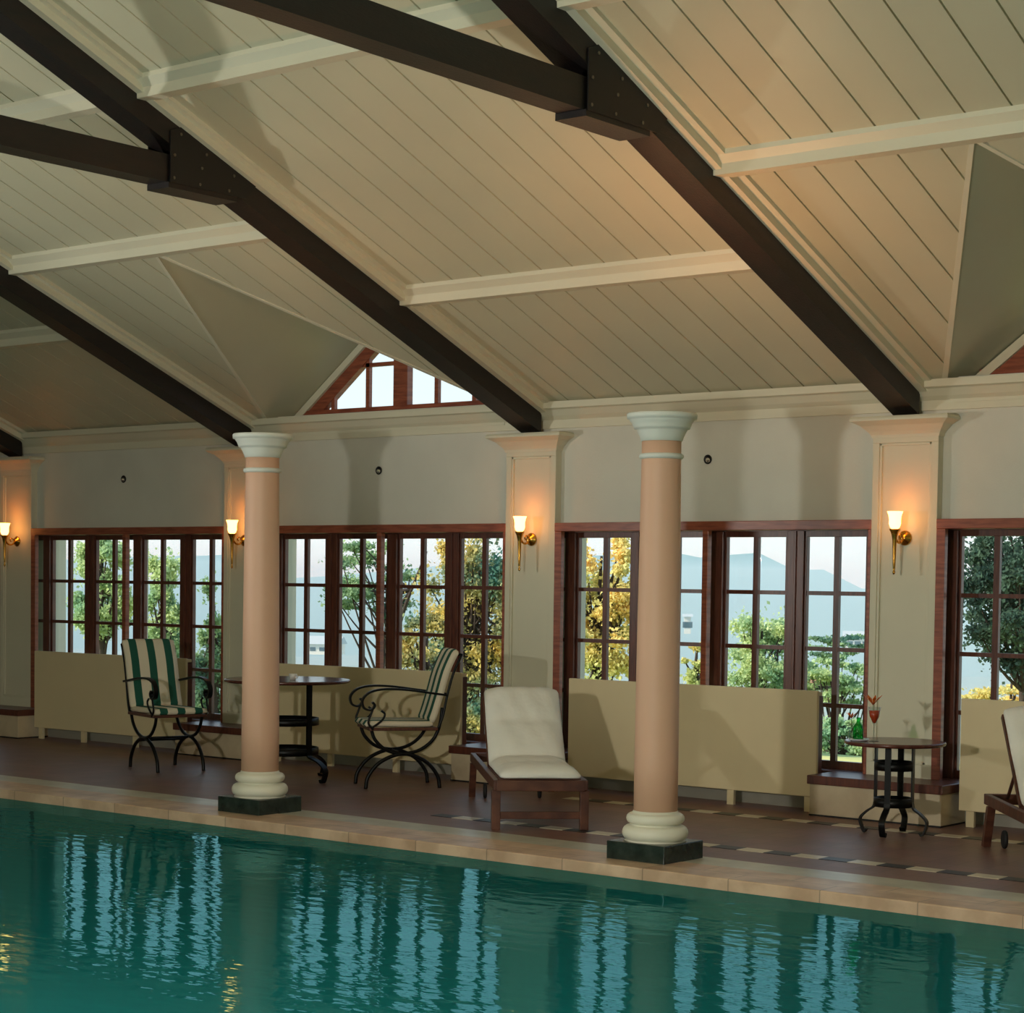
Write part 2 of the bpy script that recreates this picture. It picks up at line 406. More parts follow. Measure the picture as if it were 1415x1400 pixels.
# purlins and rafter side trims
for k in KS:
    x0 = k*BAY+.266+.1; x1 = x0+BAY-.2
    for y in ((-4.35, -2.75) if k in dorm else (-4.35, -1.74)):
        p = MB(); z = zr(y)
        p.prism([(x0, y-.055, z-.095), (x0, y+.055, z-.095), (x0, y+.06, z), (x0, y-.06, z+.02)], (x1-x0, 0, 0))
        p.prism([(x0, y-.11, zr(y-.11)-.03), (x0, y-.055, zr(y-.055)-.055), (x0, y+.055, zr(y+.055)-.055), (x0, y+.09, zr(y+.09)-.03), (x0, y+.09, zr(y+.09)), (x0, y-.11, zr(y-.11))], (x1-x0, 0, 0))
        p.build('trim_4', 'cream_paint', kind=S)
    t = MB()
    for xa, xb in ((x0-.005, x0+.07), (x1-.07, x1+.005)):
        for q0, q1, hh in ((xa, xb, .085),):
            t.prism([(q0, .02, zr(.02)-hh), (q1, .02, zr(.02)-hh), (q1, YR, zr(YR)-hh), (q0, YR, zr(YR)-hh)], (0, 0, hh))
    for xa, xb in ((x0+.07, x0+.125), (x1-.125, x1-.07)):
        t.prism([(xa, .02, zr(.02)-.03), (xb, .02, zr(.02)-.03), (xb, YR, zr(YR)-.03), (xa, YR, zr(YR)-.03)], (0, 0, .03))
    t.build('trim_5', 'cream_paint', kind=S)
    cr = MB(); cr.prism([(x0-.1, .085, 2.99), (x0-.1, .05, 2.99), (x0-.1, .045, 3.06), (x0-.1, .01, 3.09), (x0-.1, -.03, 3.14), (x0-.1, -.06, 3.15), (x0-.1, -.06, 3.205), (x0-.1, .085, 3.205)], (BAY, 0, 0))
    cr.build('trim_6', 'cream_paint', kind=S)

# ------------------------------------------------------------------ trusses
tr_lab = {-4: 'dark timber roof truss outermost on the left, out past the last wall lamp', -3: 'dark timber roof truss just past the left picture edge',
          -2: 'dark timber rafter whose foot shows in the far left corner', -1: 'dark timber rafter landing on the pilaster behind the left column',
          0: 'dark timber roof truss landing on the pilaster left of the white lounger', 1: 'dark timber roof truss landing on the pilaster behind the bistro table with drinks',
          2: 'dark timber roof truss over the right part of the pool', 3: 'dark timber roof truss at the right end wall'}
for k in range(-3, 4):
    X = k*BAY+.27; hw = .104
    root = empty('roof_truss', (X, 0, 0), label=tr_lab[k], cat='roof beam', group='dark timber roof trusses')
    for nm, sy in (('rafter', 1), ('rafter', -1)):
        r_ = MB()
        f = (lambda y: y) if sy == 1 else (lambda y: 2*YR-y)
        r_.prism([(-hw, f(0.0), 2.957), (-hw, f(0.0), 3.185), (-hw, f(YR), zr(YR)-.02), (-hw, f(YR), 2.957-SL*YR)], (2*hw, 0, 0))
        r_.build(nm, 'dark_timber', root)
    yc = -3.48
    co = MB().box(-hw+.012, hw-.012, 2*YR-yc+.2, yc-.2, 4.36, 4.545).build('collar_beam', 'dark_timber', root)
    for sy in (1, -1):
        f = (lambda y: y) if sy == 1 else (lambda y: 2*YR-y)
        gp = MB()
        for s in (-1, 1):
            gp.prism([(s*(hw+.004), f(-4.12), 4.355), (s*(hw+.004), f(-4.12), 4.70), (s*(hw+.004), f(-3.98), 4.76), (s*(hw+.004), f(-3.30), 4.49), (s*(hw+.004), f(-3.42), 4.355)], (s*.008, 0, 0))
        pl = gp.build('gusset_plate', 'dark_steel', root)
        bo = MB()
        for s in (1, -1):
            for (y, z) in ((-4.03, 4.69), (-3.8, 4.594), (-4.085, 4.543), (-3.84, 4.495), (-4.09, 4.39), (-3.857, 4.383), (-3.542, 4.494), (-3.588, 4.384)):
                a = s*(hw+.012); bo.prism([(a, f(y)+.011*math.cos(q*PI/3), z+.011*math.sin(q*PI/3)) for q in range(6)], (s*.006, 0, 0))
        bo.build('bolt', 'bolt_steel', pl, kind='stuff')
        MB().box(-hw-.005, hw+.005, min(f(-4.13), f(-3.5)), max(f(-4.13), f(-3.5)), 4.322, 4.36).build('bearing_pad', 'dark_timber', root)

# ------------------------------------------------------------------ pilasters
PW = .5316
pil_lab = {-3: 'cream panelled pilaster beyond the left picture edge', -2: 'cream panelled wall pilaster at the far left edge', -1: 'cream panelled wall pilaster half hidden behind the left column',
           0: 'cream panelled wall pilaster directly behind the white lounger', 1: 'cream panelled wall pilaster behind the bistro table with drinks', 2: 'cream panelled wall pilaster right of the last window'}
def make_pilaster():
    root = empty('pilaster', (PW/2, 0, 0), label=pil_lab[0], cat='pilaster', group='cream wall pilasters with lamps')
    h = PW/2
    b = MB(); b.box(-h, h, .022, .079, .25, 2.83); b.box(-h, -h+.055, 0, .03, .4, 2.76); b.box(h-.055, h, 0, .03, .4, 2.76)
    b.box(-h, h, 0, .03, 2.76, 2.83); b.box(-h, h, 0, .03, .25, .4)
    b.build('pilaster_body', 'cream_paint', root, bevel=.003)
    m = MB()
    for a, b2, t in ((.055, .075, .012), ):
        m.box(-h+a, -h+b2, .006, .024, .4, 2.76); m.box(h-b2, h-a, .006, .024, .4, 2.76); m.box(-h+a, h-a, .006, .024, 2.74, 2.76); m.box(-h+a, h-a, .006, .024, .4, .42)
    m.build('panel_moulding', 'cream_paint', root, bevel=.004)
    # flared cap: rings of growing rectangles
    c = MB(); prof = [(0, 2.80), (.008, 2.80), (.012, 2.82), (.03, 2.845), (.07, 2.885), (.125, 2.915), (.13, 2.918), (.13, 2.935), (.12, 2.95)]
    vs = []; fs = []
    for e, z in prof: vs += [(-h-e, -e, z), (h+e, -e, z), (h+e, .079, z), (-h-e, .079, z)]
    for j in range(len(prof)-1):
        for q in range(4): fs.append((j*4+q, j*4+(q+1) % 4, (j+1)*4+(q+1) % 4, (j+1)*4+q))
    fs.append(tuple((len(prof)-1)*4+q for q in range(4))); c.add(vs, fs); c.build('pilaster_cap', 'cream_paint', root)
    p = MB().box(-.532, .532, -.367, .079, 0, .235).build('plinth', 'plinth_stone', root, bevel=.006)
    MB().box(-.548, .548, -.385, .079, .235, .30).build('plinth_cap', 'brown_wood', root, bevel=.006)
    MB().box(-.5325, .5325, -.372, .078, 0, .012).build('plinth_foot', 'rubber', root)
    return root
pil = make_pilaster()
for k in (-3, -2, -1, 1, 2):
    placed(pil, (k*BAY+PW/2, 0, 0), pil_lab[k])

# ------------------------------------------------------------------ sconces
sc_lab = {-2: 'lit brass torch wall lamp on the far left pilaster', -1: 'lit brass torch wall lamp beside the top of the left column', 0: 'lit brass torch wall lamp on the pilaster above the white lounger',
          1: 'lit brass torch wall lamp on the pilaster above the bistro table with drinks', 2: 'lit brass torch wall lamp right of the last window', -3: 'lit brass torch wall lamp beyond the left picture edge'}
def make_sconce():
    root = empty('torch_lamp', (.27, .022, 2.06), label=sc_lab[0], cat='wall lamp', group='brass wall lamps on the pilasters')
    b = MB(); b.lathe([(.001, 0), (.052, 0), (.056, .006), (.05, .014), (.03, .02), (.022, .034), (.001, .036)], n=24, cap=False)
    b.xf(lambda v: Vector((v.x, -v.z, v.y))); b.build('backplate', 'brass', root)
    a = MB(); a.tube(smoothpath([(0, -.03, 0), (0, -.07, -.035), (0, -.12, -.03), (0, -.165, .02)]), .009)
    a.tube(smoothpath([(0, -.05, -.02), (0, -.055, .02), (0, -.08, .03), (0, -.095, .01), (0, -.08, -.005)]), .006); a.build('arm', 'brass', root)
    t = MB(); t.lathe([(.003, -.27), (.009, -.262), (.011, -.25), (.006, -.24), (.009, -.225), (.012, -.15), (.016, -.02), (.024, .02), (.03, .04), (.04, .055), (.04, .062), (.001, .062)], c=(0, -.165, 0), n=16)
    t.build('torch_stem', 'brass', root)
    g = MB(); g.lathe([(.022, .062), (.036, .075), (.044, .10), (.043, .13), (.047, .16), (.058, .19), (.056, .19), (.045, .16), (.04, .13)], c=(0, -.165, 0), n=20, cap=False)
    g.build('lamp_shade', 'shade_glow', root)
    return root
sc = make_sconce()
for k in (-2, -1, 1, 2):
    placed(sc, (k*BAY+.27, .022, 2.06), sc_lab[k])
for k in (-2, -1, 0, 1, 2):
    ld = bpy.data.lights.new('sconce_bulb', 'POINT'); ld.energy = .22; ld.color = (1, .42, .14); ld.shadow_soft_size = .035
    lo = bpy.data.objects.new('sconce_bulb', ld); lo.location = (k*BAY+.27, -.143, 2.285); COL.objects.link(lo)

# ------------------------------------------------------------------ windows
ZB, ZT = .36, 2.077
BARZ = (.785, 1.215, 1.644)
wi = 1
def casement(root, x0, x1, bar, zs0=None):
    "glass from x0 to x1 with a vertical bar; stiles around"
    c = MB(); a, b = .20, .245
    c.box(x0-.012, x0+.006, a, b, ZB-.09, ZT+.05); c.box(x1-.006, x1+.012, a, b, ZB-.09, ZT+.05)
    c.box(x0, x1, a, b, ZB-.09, ZB); c.box(x0, x1, a, b, ZT, ZT+.05)
    o = c.build('casement', 'brown_wood', root, bevel=.003)
    g = MB()
    for bx in bar: g.box(bx-.023, bx+.023, a+.005, b-.005, ZB, ZT)
    for z in BARZ: g.box(x0, x1, a+.006, b-.006, z-.016, z+.016)
    g.build('glazing_bar', 'brown_wood', o)
    MB().add([(x0, a+.022, ZB), (x1, a+.022, ZB), (x1, a+.022, ZT), (x0, a+.022, ZT)], [(0, 1, 2, 3)]).build('pane', 'pane_glass', o)
    return o
for k in range(-3, 3):
    o = k*BAY
    # fascia, posts and lining belong to the bay frame
    root = empty('window_%d' % wi, (o, 0, 0), kind=S); wi += 1
    fr = MB(); fr.box(.53, 3.49, -.005, .20, 2.126, 2.198); fr.build('head_board', 'red_wood', root, bevel=.004)
    MB().box(-.01, 3.49, .12, .26, ZT+.045, 2.19).build('head_frame', 'brown_wood', root)
    po = MB(); po.box(.5317, .602, -.004, .045, .30, 2.126); po.build('front_post', 'red_wood', root, bevel=.004)
    po = MB(); po.box(2.003, 2.057, -.004, .05, .12, 2.126); po.build('front_post', 'red_wood', root, bevel=.004)
    po = MB(); po.box(3.463, 3.488, -.004, .05, .30, 2.126); po.build('front_post', 'red_wood', root, bevel=.004)
    MB().box(.514, .618, .17, .26, .28, 2.12).build('back_post', 'brown_wood', root, bevel=.004)
    MB().box(1.968, 2.085, .17, .26, .28, 2.12).build('back_post', 'brown_wood', root, bevel=.004)
    MB().box(3.36, 3.49, .17, .26, .28, 2.12).build('back_post', 'brown_wood', root, bevel=.004)
    MB().box(.53, 3.49, .05, .25, .262, .30).build('sill', 'brown_wood', root, bevel=.004)
    for x in (1.18, 2.66):
        MB().box(x+.004, x+.152, .185, .25, .29, 2.125).box(x+.07, x+.088, .172, .19, .3, 2.125).build('meeting_stile', 'brown_wood', root, bevel=.004)
    casement(root, .632, 1.172, (.91,)); casement(root, 1.345, 1.956, (1.625,))
    casement(root, 2.098, 2.648, (2.37,)); casement(root, 2.826, 3.348, (3.09,))
    casement(root, .0, .502, ())
    # exterior masonry piers standing behind the posts
    MB().box(.08, .51, .30, .48, -.6, 2.9).build('outer_pier', 'ext_white', root)
    MB().box(1.90, 2.03, .262, .32, -.6, 2.9).build('outer_pier', 'ext_white', root)
MB().box(XL, XR, .351, .9, -.7, -.02).build('trim_7', 'plinth_stone', kind=S)

# ------------------------------------------------------------------ radiator covers
rc_lab = {-3: 'long cream radiator cover beyond the left picture edge', -2: 'long cream radiator cover behind the striped armchair on the left', -1: 'long cream radiator cover behind the round table and the right striped armchair',
          0: 'long cream radiator cover behind the right column', 1: 'long cream radiator cover at the right picture edge'}
def make_cover():
    root = empty('radiator_cover', (2.015, -.2, 0), label=rc_lab[0], cat='radiator cover', group='cream radiator covers under the windows')
    hw = 1.165
    MB().box(-hw, hw, 0, .03, .115, .915).build('front_panel', 'panel_cream', root, bevel=.006)
    MB().box(-hw+.01, hw-.01, .03, .09, .875, .905).build('top_board', 'panel_cream', root, bevel=.004)
    MB().box(-hw+.005, -hw+.03, .03, .09, .115, .875).build('side_panel', 'brown_wood', root)
    MB().box(hw-.03, hw-.005, .03, .09, .115, .875).build('side_panel', 'brown_wood', root)
    for x in (-hw+.08, -.4, .4, hw-.08):
        MB().box(x-.03, x+.03, .02, .05, 0, .13).build('foot', 'panel_cream', root)
    return root
rc = make_cover()
for k in (-3, -2, -1, 1): placed(rc, (k*BAY+2.015, -.2, 0), rc_lab[k])

# ------------------------------------------------------------------ ceiling-side wall spots
sp_lab = ['small round wall spotlight above the window behind the left striped armchair', 'small round wall spotlight above the window between the left column and middle lamp', 'small round wall spotlight right of the right column top']
def make_spot(loc, lab):
    root = empty('wall_spotlight', loc, label=lab, cat='spotlight', group='small round wall spotlights')
    a = MB(); a.lathe([(.001, 0), (.036, 0), (.038, .006), (.03, .012), (.026, .004), (.001, .003)], n=20, cap=False); a.xf(lambda v: Vector((v.x, -v.z, v.y))); a.build('ring', 'black_hole', root)
    b = MB(); b.lathe([(.001, -.004), (.016, 0), (.02, .012), (.016, .024), (.001, .03)], n=16, cap=False, c=(.008, -.006, 0)); b.xf(lambda v: Vector((v.x, -v.z, v.y))); b.build('eyeball_lens', 'chrome', root)
    return root
for X, lb in zip((-5.05, -1.54, 1.99), sp_lab): make_spot((X, .078, 2.69), lb)

# ------------------------------------------------------------------ columns
def make_column(loc, lab):
    root = empty('pool_column', loc, label=lab, cat='column', group='peach columns at the pool edge')
    MB().box(-.215, .215, -.215, .215, 0, .115).build('plinth_block', 'dark_stone', root, bevel=.006)
    base = [(.19, .115)]
    for i in range(9):
        a = -PI/2+PI*i/8; base.append((.165+.04*math.cos(a), .165+.045*math.sin(a)))
    base += [(.152, .212), (.152, .22)]
    for i in range(9):
        a = -PI/2+PI*i/8; base.append((.148+.033*math.cos(a), .253+.033*math.sin(a)))
    base += [(.142, .29), (.138, .302)]
    MB().lathe(base, n=48).build('column_base', 'base_cream', root)
    MB().lathe([(.136, .29), (.136, .6), (.133, 1.2), (.128, 1.8), (.122, 2.4), (.121, 2.60)], n=48).build('shaft', 'shaft_peach', root)
    MB().lathe([(.12, 2.462), (.134, 2.468), (.139, 2.48), (.134, 2.492), (.12, 2.498)], n=48).build('necking_ring', 'capital_white', root)
    MB().lathe([(.122, 2.572), (.128, 2.575), (.136, 2.60), (.152, 2.632), (.158, 2.646), (.172, 2.647), (.176, 2.66), (.186, 2.684), (.198, 2.698), (.199, 2.706), (.214, 2.708), (.216, 2.735), (.21, 2.742), (.15, 2.742), (.14, 2.70), (.001, 2.69)], n=48, cap=False).build('capital', 'capital_white', root)
    return root
make_column((.205, -3.07, 0), 'peach round column with white capital at the left, by the round table')
make_column((.205+BAY, -3.07, 0), 'peach round column with white capital right of the white lounger')

# ------------------------------------------------------------------ striped iron armchairs
def make_chair(loc, rz, lab):
    root = empty('striped_armchair', loc, rz, label=lab, cat='armchair', group='striped iron armchairs')
    for s in (-1, 1):
        x = s*.215
        MB().tube(smoothpath([(x, -.31, 0), (x, -.29, .10), (x, -.2, .21), (x, -.06, .275), (x, .06, .275), (x, .2, .21), (x, .29, .10), (x, .31, 0)]), .016).build('leg_arch', 'iron', root)
        MB().tube(smoothpath([(x, -.27, .49), (x, -.235, .40), (x, -.14, .315), (x, 0, .285), (x, .14, .315), (x, .25, .40), (x, .305, .52), (x, .325, .66)]), .0145).build('seat_cradle', 'iron', root)
        xa = s*.255
        MB().ribbon(smoothpath([(xa, .35, .765), (xa, .2, .785), (xa, 0, .81), (xa, -.17, .815), (xa, -.29, .79), (xa, -.35, .73), (xa, -.34, .665), (xa, -.285, .645), (xa, -.25, .68), (xa, -.27, .71)]), (1, 0, 0), .04, .017).build('arm_rest', 'iron', root)
        MB().tube(smoothpath([(xa, -.25, .69), (xa, -.28, .61), (xa, -.30, .54), (xa, -.26, .485)]), .009).tube(smoothpath([(xa, -.27, .5), (xa, -.19, .56), (xa, -.165, .61), (xa, -.195, .64)]), .009).build('arm_scroll', 'iron', root)
    MB().tube([(-.215, 0, .28), (.215, 0, .28)], .011).tube([(-.215, .13, .25), (.215, .13, .25)], .009).build('stretcher', 'iron', root)
    f = MB(); f.box(-.245, .245, -.29, -.26, .475, .50); f.box(-.245, .245, .25, .28, .475, .50); f.box(-.255, -.225, -.29, .28, .475, .50); f.box(.225, .255, -.29, .28, .475, .50)
    f.build('seat_frame', 'teak', root, bevel=.004)
    b = MB()
    path = smoothpath([(0, .275, .49), (0, .315, .6), (0, .35, .77), (0, .40, .95), (0, .465, 1.095)], 6)
    for s in (-1, 1): b.tube([p+Vector((s*.235, .012, 0)) for p in path], .011)
    b.tube([(-.235, .477, 1.095), (.235, .477, 1.095)], .011); b.tube([(-.235, .362, .77), (.235, .362, .77)], .009)
    b.build('back_frame', 'iron', root)
    # cushions
    def pad(path, w, t, nseg):
        m = MB(); vs = []; n = len(path)
        for i, p in enumerate(path):
            tg = (path[min(i+1, n-1)]-path[max(i-1, 0)]).normalized(); nr = Vector((1, 0, 0)).cross(tg)
            e = 1.0 if 0 < i < n-1 else .55
            ring = []
            for q in range(nseg+1):
                u = q/nseg*2-1; ed = .55 if q in (0, nseg) else 1; pf = 1+.12*math.cos(i*2.1)*0
                ring.append((p+Vector((u*w/2, 0, 0)), nr*(t/2*ed*e*pf)))
            vs += [a+b for a, b in ring]+[a-b for a, b in reversed(ring)]
        R = 2*(nseg+1); fs = []
        for i in range(n-1):
            for q in range(R): fs.append((i*R+q, i*R+(q+1) % R, (i+1)*R+(q+1) % R, (i+1)*R+q))
        fs += [tuple(range(R))[::-1], tuple((n-1)*R+q for q in range(R))]
        m.add(vs, fs, True); return m
    pad([Vector((0, y, z)) for y, z in ((-.315, .515), (-.30, .53), (-.2, .53), (-.05, .527), (.1, .525), (.22, .525), (.24, .525))], .49, .055, 8).build('seat_cushion', 'striped_canvas', root)
    pad([Vector(p) for p in smoothpath([(0, .235, .54), (0, .265, .62), (0, .31, .77), (0, .36, .95), (0, .425, 1.095), (0, .45, 1.112)], 3)], .49, .062, 8).build('back_cushion', 'striped_canvas', root)
    return root
make_chair((-2.69, -1.41, 0), math.radians(72), 'green and cream striped iron armchair left of the left column')
make_chair((-.31, -1.0, 0), math.radians(-35.6), 'green and cream striped iron armchair between the left column and the white lounger')

# ------------------------------------------------------------------ round tables
def make_table(loc, R, H, rr, rf, z1, z2, a0, lw, lab):
    root = empty('bistro_table', loc, label=lab, cat='table', group='round iron-legged tables')
    MB().lathe([(R-.02, H-.028), (R-.004, H-.022), (R, H-.012), (R-.003, H-.002), (R-.012, H)], n=56).build('table_top', 'table_wood', root)
    for i in range(4):
        a = a0+i*PI/2; c, s = math.cos(a), math.sin(a)
        prof = [(rr, H-.028), (rr, z2+.02), (rr, z2-.02)]
        k = rf/.225
        path = [(rr, H-.028), (rr, (H+z2)/2)]+[(q.x, q.z) for q in smoothpath([(rr, 0, z2), (rr+.012, 0, z2-.04), (rr+(rf-rr)*.65, 0, z2-.075), (rf+.012, 0, z2*.45), (rf, 0, .04), (rf-.02, 0, .008), (rf-.035, 0, .03)], 6)]
        MB().ribbon([(c*r, s*r, z) for r, z in path], (-s, c, 0), lw, .012).build('leg', 'iron', root)
    for z in (z1, z2):
        m = MB(); m.lathe([(rr-.008, z-.03), (rr+.006, z-.03), (rr+.006, z+.03), (rr-.008, z+.03), (rr-.008, z-.03)], n=32, cap=False); m.build('ring_band', 'iron', root)
    return root
T3 = (4.215, -.945)
make_table((*T3, 0), .345, .645, .132, .225, .475, .225, math.radians(8.6), .042, 'low round bistro table with bottle and drinks at the right')
T1 = (-1.27, -1.33)
make_table((*T1, 0), .53, .855, .262, .44, .50, .25, math.radians(90.2), .055, 'tall round table behind the left column')

# things on the tables
def thing_lathe(name, prof, m, loc, label, cat, n=24): 
    return MB().lathe(prof, n=n, cap=False).build(name, m, loc=loc, label=label, cat=cat)
def ontab(u, v, T, H):   # u to picture right, v towards camera
    return (T[0]+u*.78+v*.62, T[1]+u*.62-v*.78, H)
H3 = .645
thing_lathe('serving_plate', [(.001, .004), (.05, .004), (.068, .012), (.072, .015), (.072, .011), (.05, 0), (.001, 0)], 'plate_white', ontab(-.255, .03, T3, H3), 'pale shiny plate at the left edge of the low bistro table', 'plate')
bt = empty('glass_bottle', ontab(-.26, .03, T3, H3+.005), label='small green glass bottle on the low bistro table', cat='bottle')
MB().lathe([(.001, 0), (.034, 0), (.037, .008), (.037, .075), (.03, .10), (.014, .12), (.012, .145), (.015, .148), (.015, .155)], n=24, cap=False).build('bottle_body', 'green_glass', bt)
ck = empty('cocktail_glass', ontab(-.155, .05, T3, H3), label='stemmed glass with a red drink on the low bistro table', cat='glass')
MB().lathe([(.001, 0), (.035, 0), (.036, .004), (.006, .01), (.005, .10), (.012, .12), (.034, .17), (.044, .235), (.043, .235), (.033, .17), (.01, .123), (.001, .12)], n=24, cap=False).build('glass_body', 'clear_glass', ck)
MB().lathe([(.001, .124), (.01, .126), (.03, .168), (.038, .21), (.001, .21)], n=24, cap=False).build('drink', 'drink_red', ck)
def flower(name, loc, label, r=.035, tilt=.3):
    root = empty(name, loc, label=label, cat='flower')
    m = MB()
    for i in range(7):
        a = i*2*PI/7
        P = [(0, 0, 0), (r*.6*math.cos(a-.35), r*.6*math.sin(a-.35), r*.7), (r*1.1*math.cos(a), r*1.1*math.sin(a), r*1.15), (r*.6*math.cos(a+.35), r*.6*math.sin(a+.35), r*.7)]
        m.prism(P, (0, 0, .0025))
    m.build('petals', 'petal_orange', root, shade=True)
    MB().tube([(0, 0, -.06), (0, 0, .003)], .0025, 6).build('stem', 'leaf_green', root)
    return root
flower('orange_flower', ontab(-.165, .05, T3, H3+.245), 'orange flower standing in the red drink', .06)
c2 = empty('tumbler_glass', ontab(-.305, .01, T3, H3), label='small glass holding an orange flower at the left rim of the bistro table', cat='glass')
MB().lathe([(.001, 0), (.016, 0), (.02, .12), (.019, .12), (.015, .006), (.001, .005)], n=20, cap=False).build('glass_body', 'clear_glass', c2)
flower('orange_flower', ontab(-.305, .01, T3, H3+.15), 'orange flower in the small glass by the green bottle', .035)
cup = empty('white_cup', ontab(.06, .12, T1, .855), label='small white cup on the tall round table', cat='cup')
MB().lathe([(.001, 0), (.022, 0), (.036, .05), (.034, .05), (.02, .006), (.001, .005)], n=20, cap=False).build('cup_body', 'cup_white', cup)
MB().tube(smoothpath([(.03, 0, .04), (.055, 0, .035), (.05, 0, .018), (.027, 0, .015)]), .004, 6).build('handle', 'cup_white', cup)

# ------------------------------------------------------------------ loungers
def make_lounger(loc, rz, lab, L=2.0, hs=.92, bt_=(1.42, .86)):
    "local: y from foot (0) to head (+), x across"
    root = empty('pool_lounger', loc, rz, label=lab, cat='lounger', group='white cushioned teak loungers')
    hw = .305
    for s in (-1, 1):
        MB().box(s*hw-.02, s*hw+.02, -.02, L+.12, .275, .345).build('side_rail', 'teak', root, bevel=.005)
        MB().box(s*hw-.03, s*hw+.03, 0, .055, 0, .275).build('leg', 'teak', root, bevel=.004)
    MB().box(-hw, hw, -.025, .03, .27, .345).build('end_rail', 'teak', root, bevel=.005)
    MB().box(-hw, hw, L+.08, L+.12, .275, .345).build('end_rail', 'teak', root, bevel=.005)
    MB().box(-hw, hw, .01, .04, .075, .125).build('cross_bar', 'teak', root, bevel=.004)
    MB().prism([(-hw-.03, L-.06, .275), (-hw-.03, L+.0, .275), (-hw-.03, L+.12, 0), (-hw-.03, L+.06, 0)], (.05, 0, 0)).build('leg', 'teak', root)
    MB().prism([(hw-.02, L-.06, .275), (hw-.02, L+.0, .275), (hw-.02, L+.05, .05), (hw-.02, L-.01, .05)], (.05, 0, 0)).build('leg', 'teak', root)
    for s in (-1, 1):
        wl = MB(); wl.lathe([(.001, -.012), (.055, -.012), (.06, -.006), (.06, .006), (.055, .012), (.001, .012)], n=24, cap=False)
        wl.xf(lambda v: Vector((s*(hw-.09)+v.z, L-.02+v.x, .06+v.y))); wl.build('wheel', 'rubber', root)
    sl_ = MB()
    y = .05
    while y < hs: sl_.box(-hw+.02, hw-.02, y, y+.06, .33, .35); y += .085
    sl_.build('seat_slats', 'teak', root)
    bk = MB(); dv = Vector((0, bt_[0]-hs, bt_[1]-.37)); Lb = dv.length; dv.normalize(); nr = Vector((1, 0, 0)).cross(dv)
    for s in (-1, 1):
        p = Vector((s*(hw-.035), hs, .345)); bk.prism([p-nr*.015-Vector((.018, 0, 0)), p-nr*.015+Vector((.018, 0, 0)), p+nr*.02+Vector((.018, 0, 0)), p+nr*.02-Vector((.018, 0, 0))], dv*Lb)
    t = .04
    while t < Lb-.05:
        p = Vector((0, hs, .35))+dv*t
        bk.prism([p+Vector((-hw+.04, 0, 0)), p+Vector((hw-.04, 0, 0)), p+Vector((hw-.04, 0, 0))+nr*.016, p+Vector((-hw+.04, 0, 0))+nr*.016], dv*.055); t += .085
    bk.build('back_rest', 'teak', root)
    st = MB(); p = Vector((0, hs, .35))+dv*(Lb*.62)
    for s in (-1, 1): st.tube([p+Vector((s*.2, 0, -.01)), (s*.2, min(L, p.y+.35), .33)], .012)
    st.build('back_prop', 'teak', root)
    # padded cushion: quilted sections along seat and back
    cu = MB(); W = .285; path = []
    Lc = hs-.03
    secs = [(Vector((0, -.03, .355)), Vector((0, 1, 0)), Lc+.03, 2), (Vector((0, hs, .375)), dv, Lb+.03, 2)]
    vs = []; rings = []
    pts = []
    for (p0, d_, ln, ns) in secs:
        nn = Vector((1, 0, 0)).cross(d_)
        if nn.z < 0: nn = -nn
        N_ = 14
        for i in range(N_+1):
            u = i/N_; puff = .055+.032*abs(math.sin(PI*u*ns))**.5
            if d_ is dv and i == 0: continue
            pts.append((p0+d_*(ln*u), nn, puff, (i in (0,) and d_ is not dv) or (i == N_ and d_ is dv)))
    K = 12; fs = []
    for i, (p, nn, puff, end) in enumerate(pts):
        for q in range(K+1):
            u = q/K*2-1; h = puff*(max(0, 1-abs(u)**5)*.75+.25)*(.45 if end else 1)
            h += .006*math.sin(q*1.9+i*.8)
            vs.append(p+Vector((u*W, 0, 0))+nn*(h+.01))
        for q in range(K, -1, -1):
            u = q/K*2-1; vs.append(p+Vector((u*W, 0, 0))+nn*.0)
    R = 2*(K+1)
    for i in range(len(pts)-1):
        for q in range(R): fs.append((i*R+q, i*R+(q+1) % R, (i+1)*R+(q+1) % R, (i+1)*R+q))
    fs += [tuple(range(R))[::-1], tuple((len(pts)-1)*R+q for q in range(R))]
    cu.add(vs, fs, True); cu.build('cushion', 'cushion_white', root, sub=1)
    return root
make_lounger((2.33, -2.47, 0), math.atan2(1.41, -1.37)-PI/2, 'teak lounger with thick white cushion between the two columns')
lg2 = make_lounger((6.47, -2.51, 0), math.atan2(.79, -.61)-PI/2, 'teak lounger with raised white back at the right picture edge', 2.0, 1.3, (1.84, .90))

